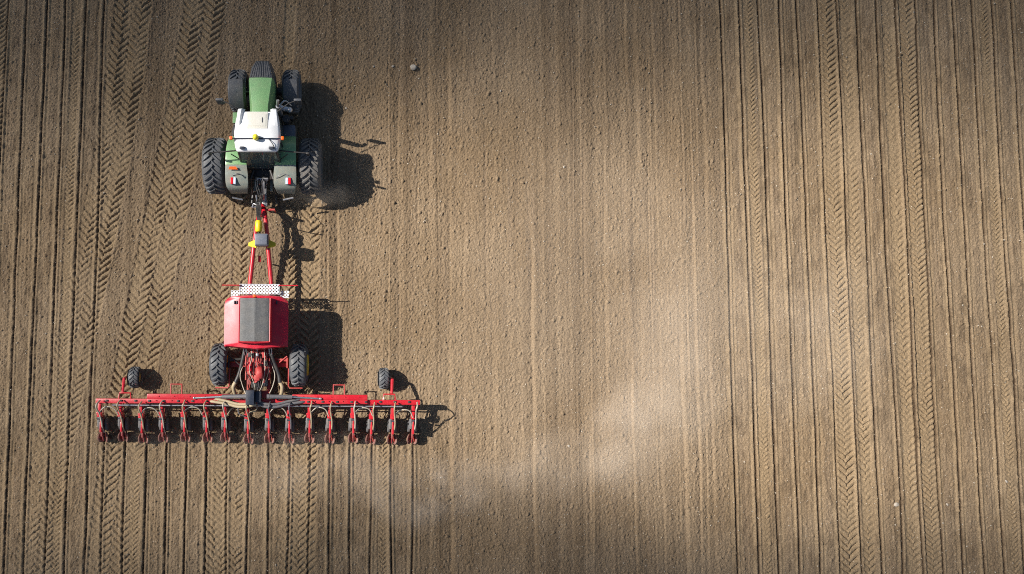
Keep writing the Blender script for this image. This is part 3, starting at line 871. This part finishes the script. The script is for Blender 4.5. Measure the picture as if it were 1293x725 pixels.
moist_shade += mo_streak * (1 - .75 * planted) + planted * .30 * sstep(.3, 1.5, noise2(.16, .5, 43) + .5 * patch)
H += planted * .004 * noise2(.05, 3, 41)

# tyre tracks: pressed strips with V shaped lug prints
def strip(path, width, pitch, k, mask, depth, lug, seed, chev=0., phase=0., flip=1):
    """path: (x, y) points with y falling; chev shifts the point of the V across the strip"""
    global H
    P = sorted(path, key=lambda p: p[1])
    py = np.array([p[1] for p in P]); pxx = np.array([p[0] for p in P])
    # smooth the polyline
    yy = np.linspace(py[0], py[-1], 200); xx = np.interp(yy, py, pxx)
    if len(P) > 2:
        ker = np.ones(41) / 41; xe = np.pad(xx, 20, mode='reflect', reflect_type='odd'); xx = np.convolve(xe, ker, 'valid')
    xc = np.interp(fy, yy, xx)[:, None]
    lo, hi = xc.min() - width, xc.max() + width
    sl = slice(max(0, np.searchsorted(fx, lo)), np.searchsorted(fx, hi))
    if sl.stop - sl.start < 3: return
    Xs, Ys = X[:, sl], Y[:, sl]
    inr = ((fy >= py[0]) & (fy <= py[-1])).astype(np.float32)[:, None]
    ends = sstep(py[0], py[0] + .5, fy)[:, None] * sstep(py[-1], py[-1] - .5, fy)[:, None]
    d = Xs - xc
    wob = .02 * local(sl, .4, .4, seed)
    mk = mask[:, sl] * inr * np.maximum(ends, 0) * (1 - sstep(width / 2 - .05, width / 2 + .03, np.abs(d) + wob * .6))
    wear = np.clip((.86 if lug > .04 else .80) + .45 * local(sl, .35, 1.2, seed + 1) + .15 * noise1(4, seed + 7), .45, 1.3)
    dd = d - chev
    side = (dd > 0) * .5
    ph = (Ys + wob * .6 - flip * np.abs(dd) * k) / pitch + side + phase + .16 * noise1(2.5, seed + 9)
    s = np.abs((ph % 1.0) * 2 - 1)                     # 0 .. 1 .. 0
    bar = 1.15 * sstep(.36, .52, s) - .15 * sstep(.8, 1., s) 
    H[:, sl] = H[:, sl] * (1 - .75 * mk) + mk * (-depth * .7 + 1.35 * lug * wear * (bar - .55))
    berm = mask[:, sl] * inr * ends * np.exp(-((np.abs(d) - width / 2 - .05) / .05) ** 2)
    H[:, sl] += .012 * berm
    rough[:, sl] *= 1 - .55 * mk
    pale[:, sl] = np.maximum(pale[:, sl], mk * .75)
    moist_shade[:, sl] *= 1 - .7 * mk

yt, yb = 16.5, -11.5
# the two older diagonal passes left of the tractor
d1 = [(-8.4, 16.5), (-8.7, 13.39), (-9.05, 9.31), (-9.62, 5.61), (-10.3, 1.38), (-10.95, -1.88), (-11.6, -5.96), (-12.2, -11.5)]
d2 = [(-5.55, 16.5), (-5.91, 13.4), (-6.43, 9.63), (-7.16, 5.62), (-7.82, 1.99), (-8.42, -1.87), (-8.85, -4.79), (-9.3, -11.5)]
def off(p, dx): return [(x + dx, y) for x, y in p]
dm = np.clip(1 - .35 * planted, 0, 1)
strip(off(d1, -.36), .70, .27, .80, dm, .022, .040, 31)
strip(off(d1, .34), .76, .27, .80, dm, .024, .042, 33, phase=.3)
strip(off(d2, -.40), .80, .28, .80, dm, .024, .043, 35)
strip(off(d2, .40), .80, .28, .80, dm, .026, .043, 37, phase=.4)
strip([(-2.55, 16.5), (-2.59, 13.42), (-2.74, 10.4), (-2.8, 9)], .42, .24, .75, one, .018, .026, 39)
# this pass: from under the tractor backwards
for k, (dx, w, p, lug, y1) in enumerate(((-1.70, .70, .275, .040, 6.3), (1.70, .70, .275, .040, 6.3), (-.92, .58, .25, .036, 9.0), (.92, .58, .25, .036, 9.0))):
    strip([(TX + dx, y1), (TX + dx - .08, yb)], w, p, .8, np.clip(1 - .35 * behind * (abs(dx) < 1.2), 0, 1), .024, lug, 50 + 2 * k, phase=.17 * k, chev=.0)
for sx, x in ((-1, SX - 4.62), (1, SX + 4.57)): strip([(x, -1.4), (x - .02, yb)], .36, .17, .8, one, .012, .020, 70 + sx)
for sx, x in ((-1, SX - 1.41), (1, SX + 1.46)): strip([(x, -.8), (x - .02, yb)], .52, .24, .8, one, .018, .032, 74 + sx)
# finished passes on both sides
for c, s0 in ((14.08 + 5.64, 80), (L0 - 5.64, 110), (14.08 + 5.64 + 12.03, 140)):
    for k, (dx, w, p, lug) in enumerate(((-4.55, .33, .175, .022), (4.55, .33, .175, .022), (-1.55, .66, .235, .034), (1.55, .62, .215, .030), (-.83, .48, .25, .022), (.83, .50, .25, .018))):
        x = c + dx
        if x < fx[0] or x > fx[-1]: continue
        s = -.003 if c > 0 else .006
        strip([(x + s * yt, yt), (x + s * yb, yb)], w, p, .75, one, .016, lug, s0 + 3 * k, phase=.13 * k)
# re-cut the seed slots through the tracks of the drill's own wheels
Htr = H.copy()
rows(14.08, 20, .752, one * .8, 300, slope=-.003, depth=.075)
rows(L0 - 9 * .752, 10, .752, one * .8, 100, slope=.006, depth=.058)
rows(SX + ROW_X[0] - .02, 16, ROW_DX, behind * .8, 200, depth=.06)

# clods and crumbs
cl = noise2(.05, .05, 21); cl2 = noise2(.11, .10, 22); cl3 = noise2(.03, .03, 23)
body = (1 - .15 * planted) * (.68 + .35 * sstep(8, -2, X))
H += rough * body * (.0085 * cl3 + .0038 * cl + .0015 * cl2 + .008 * np.maximum(cl - 1.4, 0) + .012 * np.maximum(cl3 - 1.6, 0))
# soil thrown up around the closing wheels
zone = sstep(-3.95, -3.5, Y) * sstep(-2.75, -3.1, Y) * sstep(SX - 6.2, SX - 5.9, X) * sstep(SX + 6.1, SX + 5.9, X)
H += zone * (.035 * np.maximum(noise2(.16, .22, 61) + .2, 0) + .02 * np.maximum(cl2, 0))
H += .0028 * cl3
# single lumps
nb = 60000
bx = RNG.uniform(fx[4], fx[-5], nb); by = RNG.uniform(fy[4], fy[-5], nb)
br = .016 + .038 * RNG.random(nb) ** 7; bh = br * RNG.uniform(.55, 1.15, nb)
for x, y, r, h in zip(bx, by, br, bh):
    i, j = int((y - fy[0]) / DY), int((x - fx[0]) / DX)
    if rough[i, j] < .4 and h > .02: continue
    if planted[i, j] > .5: h *= .75
    q = int(r * 2 / DX) + 1
    a0, a1, c0, c1 = max(i - q, 0), min(i + q + 1, ny), max(j - q, 0), min(j + q + 1, nx)
    rr = ((X[a0:a1, c0:c1] - x) ** 2 + (Y[a0:a1, c0:c1] - y) ** 2) / (r * r)
    H[a0:a1, c0:c1] += h * np.exp(-rr ** 2)
# fade into the plain sheet that runs to the horizon
fade = (sstep(fx[0], fx[0] + .8, X) * sstep(fx[-1], fx[-1] - .8, X) * sstep(fy[0], fy[0] + .8, Y) * sstep(fy[-1], fy[-1] - .8, Y)).astype(np.float32)
H *= fade
Z = np.zeros((len(ys), len(xs)), np.float32)
ox, oy = np.searchsorted(xs, fx[0]), np.searchsorted(ys, fy[0])
Z[oy:oy + ny, ox:ox + nx] = H
def full(a):
    f = np.zeros_like(Z); f[oy:oy + ny, ox:ox + nx] = a; return f.ravel()
XX, YY = np.meshgrid(xs, ys)
nX, nY = len(xs), len(ys)
co = np.stack([XX, YY, Z], -1).astype(np.float32).reshape(-1)
idx = np.arange(nX * nY, dtype=np.int32).reshape(nY, nX)
quads = np.stack([idx[:-1, :-1], idx[:-1, 1:], idx[1:, 1:], idx[1:, :-1]], -1).reshape(-1)
me = bpy.data.meshes.new('field_soil')
nf = (nX - 1) * (nY - 1)
me.vertices.add(nX * nY); me.vertices.foreach_set('co', co)
me.loops.add(nf * 4); me.loops.foreach_set('vertex_index', quads)
me.polygons.add(nf); me.polygons.foreach_set('loop_start', np.arange(0, nf * 4, 4, dtype=np.int32))
me.update(calc_edges=True)
me.polygons.foreach_set('use_smooth', np.ones(nf, dtype=bool))
for nm, a in (('moist_shade', moist_shade * fade), ('pressed', pale * fade)):
    at = me.attributes.new(nm, 'FLOAT', 'POINT'); at.data.foreach_set('value', full(np.clip(a, 0, 1)).astype(np.float32))
ground = bpy.data.objects.new('field_soil', me); COL.objects.link(ground)
tag(ground, 'bare brown tilled field with straight seed rows and V shaped tyre tracks', None, None, 'structure')

def soil_mat():
    m, nt = new_mat('tilled_soil')
    out = N(nt, 'ShaderNodeOutputMaterial')
    p = N(nt, 'ShaderNodeBsdfPrincipled', Roughness=.95)
    p.inputs['Specular IOR Level'].default_value = .15
    geo = N(nt, 'ShaderNodeNewGeometry')
    def noise(scale, detail, rough=.6, sc=None):
        n = N(nt, 'ShaderNodeTexNoise', Scale=scale, Detail=detail, Roughness=rough)
        if sc:
            mp = N(nt, 'ShaderNodeMapping'); mp.inputs['Scale'].default_value = sc
            L(nt, geo.outputs['Position'], mp.inputs[0]); L(nt, mp.outputs[0], n.inputs['Vector'])
        else: L(nt, geo.outputs['Position'], n.inputs['Vector'])
        return n.outputs[0]
    fine = noise(38, 5, .7); grain = noise(110, 3, .7); medium = noise(5, 5); large = noise(.22, 4); streak = noise(1., 5, .65, (5.5, .12, 1))
    mo = N(nt, 'ShaderNodeAttribute', attribute_name='moist_shade').outputs['Fac']
    pr = N(nt, 'ShaderNodeAttribute', attribute_name='pressed').outputs['Fac']
    c = mix_col(nt, ramp(nt, large, .35, .68), (.206, .143, .084), (.256, .186, .118))
    c = mix_col(nt, math_node(nt, 'MULTIPLY', ramp(nt, streak, .44, .70), .50), c, (.168, .121, .082))
    c = mix_col(nt, math_node(nt, 'MULTIPLY', ramp(nt, medium, .45, .75), .30), c, (.31, .235, .155))
    c = mix_col(nt, math_node(nt, 'MULTIPLY', pr, .60), c, (.300, .214, .122))
    c = mix_col(nt, mo, c, (.058, .038, .023))
    v = math_node(nt, 'ADD', math_node(nt, 'MULTIPLY', ramp(nt, fine, .25, .75), .5), math_node(nt, 'MULTIPLY', ramp(nt, grain, .2, .8), .5))
    vv = ramp(nt, v, .2, .8, .50, 1.48)
    mul = N(nt, 'ShaderNodeVectorMath', operation='SCALE'); L(nt, c, mul.inputs[0]); L(nt, vv, mul.inputs['Scale'])
    # pale grit
    vo = N(nt, 'ShaderNodeTexVoronoi', Scale=11.); vo.inputs['Randomness'].default_value = 1.
    L(nt, geo.outputs['Position'], vo.inputs['Vector'])
    sc = N(nt, 'ShaderNodeSeparateColor'); L(nt, vo.outputs['Color'], sc.inputs[0])
    grit = math_node(nt, 'MULTIPLY', math_node(nt, 'LESS_THAN', vo.outputs['Distance'], .17), math_node(nt, 'GREATER_THAN', sc.outputs[0], .93))
    c2 = mix_col(nt, math_node(nt, 'MULTIPLY', grit, .7), mul.outputs[0], (.52, .46, .38))
    L(nt, c2, p.inputs['Base Color'])
    b = N(nt, 'ShaderNodeBump', Strength=.8, Distance=.018)
    L(nt, math_node(nt, 'ADD', fine, math_node(nt, 'MULTIPLY', grain, .4)), b.inputs['Height'])
    L(nt, b.outputs[0], p.inputs['Normal'])
    L(nt, p.outputs[0], out.inputs[0])
    return m
me.materials.append(soil_mat())

def ground_z(x, y):
    i, j = int(round((y - fy[0]) / DY)), int(round((x - fx[0]) / DX))
    return float(H[min(max(i, 0), ny - 1), min(max(j, 0), nx - 1)])

# ------------------------------------------------------------------ stones
def stone(x, y, r, label, sc=(1, .85, .7), seed=0):
    b = bmesh.new(); bmesh.ops.create_icosphere(b, subdivisions=3, radius=1)
    rs = random.Random(seed)
    cuts = [(Vector((rs.gauss(0, 1), rs.gauss(0, 1), rs.gauss(0, 1))).normalized(), rs.uniform(.62, .9)) for _ in range(12)]
    for v in b.verts:
        for n, d in cuts:
            e = v.co.dot(n) - d
            if e > 0: v.co -= n * e * .85
        v.co = Vector((v.co.x * sc[0], v.co.y * sc[1], v.co.z * sc[2])) * r
    m = MB(); m.take(b)
    o = m.build('stone', 'stone', None, smooth=30, loc=(x, y, ground_z(x, y) + r * sc[2] * .45))
    o.rotation_euler.z = rs.uniform(0, 6)
    tag(o, label, 'stone', 'loose stones on the field')
for i, a in enumerate((
    (2.14, 10.73, .135, 'largest pale rounded stone, lying alone on bare soil off the nose of the tractor', (1, .85, .8)),
    (1.35, 10.78, .06, 'small pale stone just beside the largest stone, on the tractor side of it', (1, .8, .6)),
    (.62, 10.79, .045, 'darker pebble nearest the tractor in the line of three stones by its nose', (1, .9, .7)),
    (5.5, 9.85, .05, 'small pale stone alone on bare soil, well clear of the largest stone', (1, .7, .6)),
    (7.89, 6.89, .06, 'whitish stone alone in the wide unseeded middle of the field', (1, .8, .7)),
    (7.91, -3.63, .055, 'dull brown stone on bare soil beside the drifting dust', (1, .9, .6)),
    (3.17, -4.81, .05, 'small white stone on bare soil just past the end row unit of the drill', (1, .7, .6)),
    (19.98, -5.71, .10, 'broad flat pale stone between two seed rows in the seeded strip', (1.1, .8, .45)),
    (21.89, -5.70, .055, 'small pale stone in the seeded strip, one track away from the flat stone', (1, .8, .5)),
    (24.11, -4.85, .06, 'angular pale stone beside the outermost narrow track of the seeded strip', (.7, 1.1, .6)),
    (-.44, 9.13, .05, 'dusty pebble at the tip of the tractor cab shadow', (1, .8, .6)),
)):
    stone(a[0], a[1], a[2], a[3], a[4], 40 + i)
# gravel: thousands of crumbs of stone, nobody counts them
b = MB()
base = bmesh.new(); bmesh.ops.create_icosphere(base, subdivisions=1, radius=1)
bv = np.array([v.co[:] for v in base.verts]); bf = np.array([[v.index for v in f.verts] for f in base.faces]); base.free()
K = 9000
gx = RNG.uniform(-15.5, 27, K); gy = RNG.uniform(-10, 15, K); gr = .010 + .020 * RNG.random(K) ** 3
keep = np.array([rough[int((y - fy[0]) / DY), int((x - fx[0]) / DX)] > .5 or random.random() < .25 for x, y in zip(gx, gy)])
gx, gy, gr = gx[keep], gy[keep], gr[keep]; K = len(gx)
gz = np.array([ground_z(x, y) for x, y in zip(gx, gy)])
V = (bv[None] * RNG.uniform(.7, 1.2, (K, len(bv), 1))) * gr[:, None, None] * RNG.uniform(.6, 1.3, (K, 1, 3))
V += np.stack([gx, gy, gz + gr * .5], -1)[:, None, :]
F = bf[None] + (np.arange(K) * len(bv))[:, None, None]
gm = bpy.data.meshes.new('gravel'); gm.from_pydata(V.reshape(-1, 3).tolist(), [], F.reshape(-1, 3).tolist())
gm.materials.append(M['flint'])
gravel = bpy.data.objects.new('gravel', gm); COL.objects.link(gravel)
tag(gravel, 'small pale gravel crumbs scattered over the tilled soil', None, None, 'stuff')

# ================================================================== DUST
def dust_mat(name, density, seed, nscale=.5, thr=.35):
    m, nt = new_mat(name)
    out = N(nt, 'ShaderNodeOutputMaterial')
    pv = N(nt, 'ShaderNodeVolumePrincipled')
    pv.inputs['Color'].default_value = (.97, .84, .70, 1)
    pv.inputs['Anisotropy'].default_value = -.45
    tc = N(nt, 'ShaderNodeTexCoord'); geo = N(nt, 'ShaderNodeNewGeometry')
    g = N(nt, 'ShaderNodeTexGradient', gradient_type='SPHERICAL'); L(nt, tc.outputs['Object'], g.inputs[0])
    mp = N(nt, 'ShaderNodeMapping'); mp.inputs['Location'].default_value = (seed * 3.1, seed * 1.7, seed); L(nt, geo.outputs['Position'], mp.inputs[0])
    n = N(nt, 'ShaderNodeTexNoise', Scale=nscale, Detail=3., Roughness=.55); L(nt, mp.outputs[0], n.inputs['Vector'])
    f = math_node(nt, 'MULTIPLY', ramp(nt, g.outputs[1], 0., .85), ramp(nt, n.outputs[0], thr, .72))
    L(nt, math_node(nt, 'MULTIPLY', f, density), pv.inputs['Density'])
    L(nt, pv.outputs[0], out.inputs['Volume'])
    return m
def dust(loc, size, rot, density, seed, label, nscale=.5, thr=.35):
    b = bmesh.new(); bmesh.ops.create_icosphere(b, subdivisions=3, radius=1)
    m = MB(); m.take(b)
    o = m.build('dust_plume', dust_mat('dust', density, seed, nscale, thr), None)
    o.location = loc; o.scale = size; o.rotation_euler.z = math.radians(rot)
    tag(o, label, None, None, 'stuff')
dust((9.7, -3.0, 1.3), (5.2, 2.4, 1.2), 34, .165, 1, 'brightest plume of pale dust drifting diagonally over the bare soil', .5, .24)
dust((5.6, -4.3, 1.2), (3.8, 1.5, 1.1), 20, .09, 8, 'tail of dust joining the drill to the brightest plume', .8, .32)
dust((2.3, -5.2, 1.1), (3.6, 1.6, 1.0), 10, .30, 2, 'low wisp of dust trailing past the end of the drill', .9, .36)
dust((-1.0, -4.7, .75), (5.2, 1.5, .7), 4, .18, 3, 'thin dust rising off the rows just behind the drill', .7, .28)
dust((11.6, .2, 1.5), (4.2, 3.6, 1.4), 50, .07, 9, 'upper end of the dust plume fading over the bare soil', .35, .2)
dust((16.2, .6, 1.5), (4.5, 4.2, 1.4), 28, .06, 4, 'faint veil of dust drifting over the seeded strip', .28, .22)
dust((-1.6, 5.75, .9), (1.9, .8, .7), -8, .20, 5, 'puff of dust thrown up behind the tractor rear tyre', .9, .28)
dust((-3.6, -3.4, .35), (6.4, .55, .32), 0, .34, 6, 'low line of dust among the closing wheels of the drill', 1.3, .33)
dust((9.0, 1.5, 1.7), (8.5, 8.0, 1.6), 20, .050, 7, 'broad very thin haze of dust hanging over the unseeded middle', .14, .10)

# ================================================================== UNSEEN SHADE LAYERS added to darken the edges of the field
SUN = Vector((-1.06, .27, 1.0))
def shade_layer(taufun, zc, ext, label, step=1.6, sigma=.16):
    x0, x1, y0, y1 = ext
    gx = np.arange(x0, x1 + .1, step); gy = np.arange(y0, y1 + .1, step)
    GX, GY = np.meshgrid(gx, gy)
    tau = np.clip(taufun(GX, GY), 0, None)
    edge = sstep(x0, x0 + 12, GX) * sstep(x1, x1 - 12, GX) * (sstep(y0, y0 + 12, GY) if taufun is south else 1) * (sstep(y1, y1 - 12, GY) if taufun is north else 1)
    T_ = tau * edge / (sigma * SUN.length)
    r = np.random.default_rng(3)
    lum = np.zeros_like(T_)
    for _ in range(60):
        fxx, fyy, ph = r.normal(0, .22), r.normal(0, .22), r.uniform(0, 6.28)
        lum += np.cos(GX * fxx + GY * fyy + ph)
    lum = 1 + .06 * lum / lum.std()
    T_ = T_ * np.clip(lum, .55, 1.5)
    top = zc + T_ * .7; bot = zc - T_ * .3
    PX, PYY = GX + SUN.x * zc, GY + SUN.y * zc
    n, mm = GX.shape
    V = [(float(a), float(b), float(c)) for a, b, c in zip(PX.ravel(), PYY.ravel(), top.ravel() + .02)] + [(float(a), float(b), float(c)) for a, b, c in zip(PX.ravel(), PYY.ravel(), bot.ravel() - .02)]
    F = []
    o = n * mm
    for i in range(n - 1):
        for j in range(mm - 1):
            a, b, c, d = i * mm + j, i * mm + j + 1, (i + 1) * mm + j + 1, (i + 1) * mm + j
            F.append((a, b, c, d)); F.append((d + o, c + o, b + o, a + o))
    for i in range(n - 1):
        for j, fl in ((0, 1), (mm - 1, 0)):
            a, b = i * mm + j, (i + 1) * mm + j
            F.append((a, b, b + o, a + o) if fl else (b, a, a + o, b + o))
    for j in range(mm - 1):
        for i, fl in ((0, 0), (n - 1, 1)):
            a, b = i * mm + j, i * mm + j + 1
            F.append((a, b, b + o, a + o) if fl else (b, a, a + o, b + o))
    me_ = bpy.data.meshes.new('shade_layer'); me_.from_pydata(V, [], F)
    me_.polygons.foreach_set('use_smooth', [True] * len(me_.polygons))
    m, nt = new_mat('shade_vapour')
    out = N(nt, 'ShaderNodeOutputMaterial'); vs = N(nt, 'ShaderNodeVolumeScatter', Density=sigma, Anisotropy=.6)
    L(nt, vs.outputs[0], out.inputs['Volume'])
    me_.materials.append(m)
    ob = bpy.data.objects.new('shade_layer', me_); COL.objects.link(ob)
    tag(ob, label, None, None, 'structure')
def sides(x, y):
    return .78 * sstep(4, -15, x) + .50 * sstep(16, 29, x)  # thickness added so both sides of the field fall off darker
def north(x, y):
    e = 9.6 - 1.2 * np.exp(-((x + 13) / 7) ** 2) + .35 * np.sin(x * .33 + 1) + .2 * np.sin(x * .8) - .6 * np.exp(-((x - 5) / 5) ** 2) - 1.0 * np.exp(-((x - 27) / 6) ** 2)
    return 2.2 * sstep(e - 4.5, e + 7.5, y) + sides(x, y) * sstep(.5, 4, y)
def south(x, y):
    e = -7.7 + 1.3 * sstep(-5, 2, x) - .4 * sstep(10, 15, x) + .8 * np.exp(-((x - 4.2) / 2.6) ** 2) + .35 * np.sin(x * .5 + 2.) + .3 * np.sin(x * 1.1) + .5 * np.exp(-((x - 7) / 2.5) ** 2)
    return (1.6 + 3.6 * np.exp(-((x - 3.6) / 2.8) ** 2)) * sstep(e + 2.0, e - 2.4, y) + sides(x, y) * sstep(4, .5, y)  # thick lump shaped to stand in for the dust plume's shadow
shade_layer(north, 190., (-60, 70, .5, 70), 'unseen vapour layer added to darken the far end and sides of the field', )
shade_layer(south, 170., (-60, 70, -70, 4), 'unseen vapour layer added to darken the near end and sides of the field')

# ================================================================== LIGHT, SKY, CAMERA
sd = bpy.data.lights.new('sun', 'SUN'); sd.energy = 5.0; sd.angle = math.radians(.5); sd.color = (1, .95, .87)
so = bpy.data.objects.new('sun', sd); COL.objects.link(so)
so.rotation_euler = SUN.to_track_quat('Z', 'Y').to_euler()
so.location = SUN * 60
w = bpy.data.worlds.new('World'); SC.world = w; w.use_nodes = True
nt = w.node_tree; nt.nodes.clear()
sky = N(nt, 'ShaderNodeTexSky', sky_type='NISHITA', sun_disc=False)
sky.sun_elevation = math.asin(SUN.normalized().z)
sky.sun_rotation = math.atan2(SUN.x, SUN.y)
sky.air_density = 1.0; sky.dust_density = .6
bg = N(nt, 'ShaderNodeBackground', Strength=.05)
ow = N(nt, 'ShaderNodeOutputWorld')
L(nt, sky.outputs[0], bg.inputs[0]); L(nt, bg.outputs[0], ow.inputs[0])

cd = bpy.data.cameras.new('camera'); cam = bpy.data.objects.new('camera', cd); COL.objects.link(cam)
cd.sensor_width = 36; cd.lens = 36 * 1006 / 1293
cd.shift_x = (646.5 - 450) / 1293; cd.shift_y = 0
cam.location = (0, 0, 30); cam.rotation_euler = (math.radians(4.3), 0, .005)
cd.clip_start = .5; cd.clip_end = 5000
SC.camera = cam

SC.view_settings.view_transform = 'Standard'; SC.view_settings.look = 'None'
SC.view_settings.exposure = .73; SC.view_settings.gamma = 1; SC.view_settings.use_curve_mapping = False
SC.render.resolution_x, SC.render.resolution_y = 1024, 574
SC.cycles.use_denoising = False; SC.cycles.denoiser = 'OPENIMAGEDENOISE'; SC.cycles.denoising_input_passes = 'RGB_ALBEDO_NORMAL'; SC.cycles.denoising_prefilter = 'ACCURATE'
SC.cycles.max_bounces = 5; SC.cycles.diffuse_bounces = 2; SC.cycles.volume_bounces = 2; SC.cycles.transparent_max_bounces = 12
SC.cycles.use_adaptive_sampling = False; SC.cycles.pixel_filter_type = 'BLACKMAN_HARRIS'; SC.cycles.filter_width = 1.0
SC.cycles.caustics_reflective = False; SC.cycles.caustics_refractive = False
SC.cycles.sample_clamp_indirect = 1.0; SC.cycles.sample_clamp_direct = 4.0
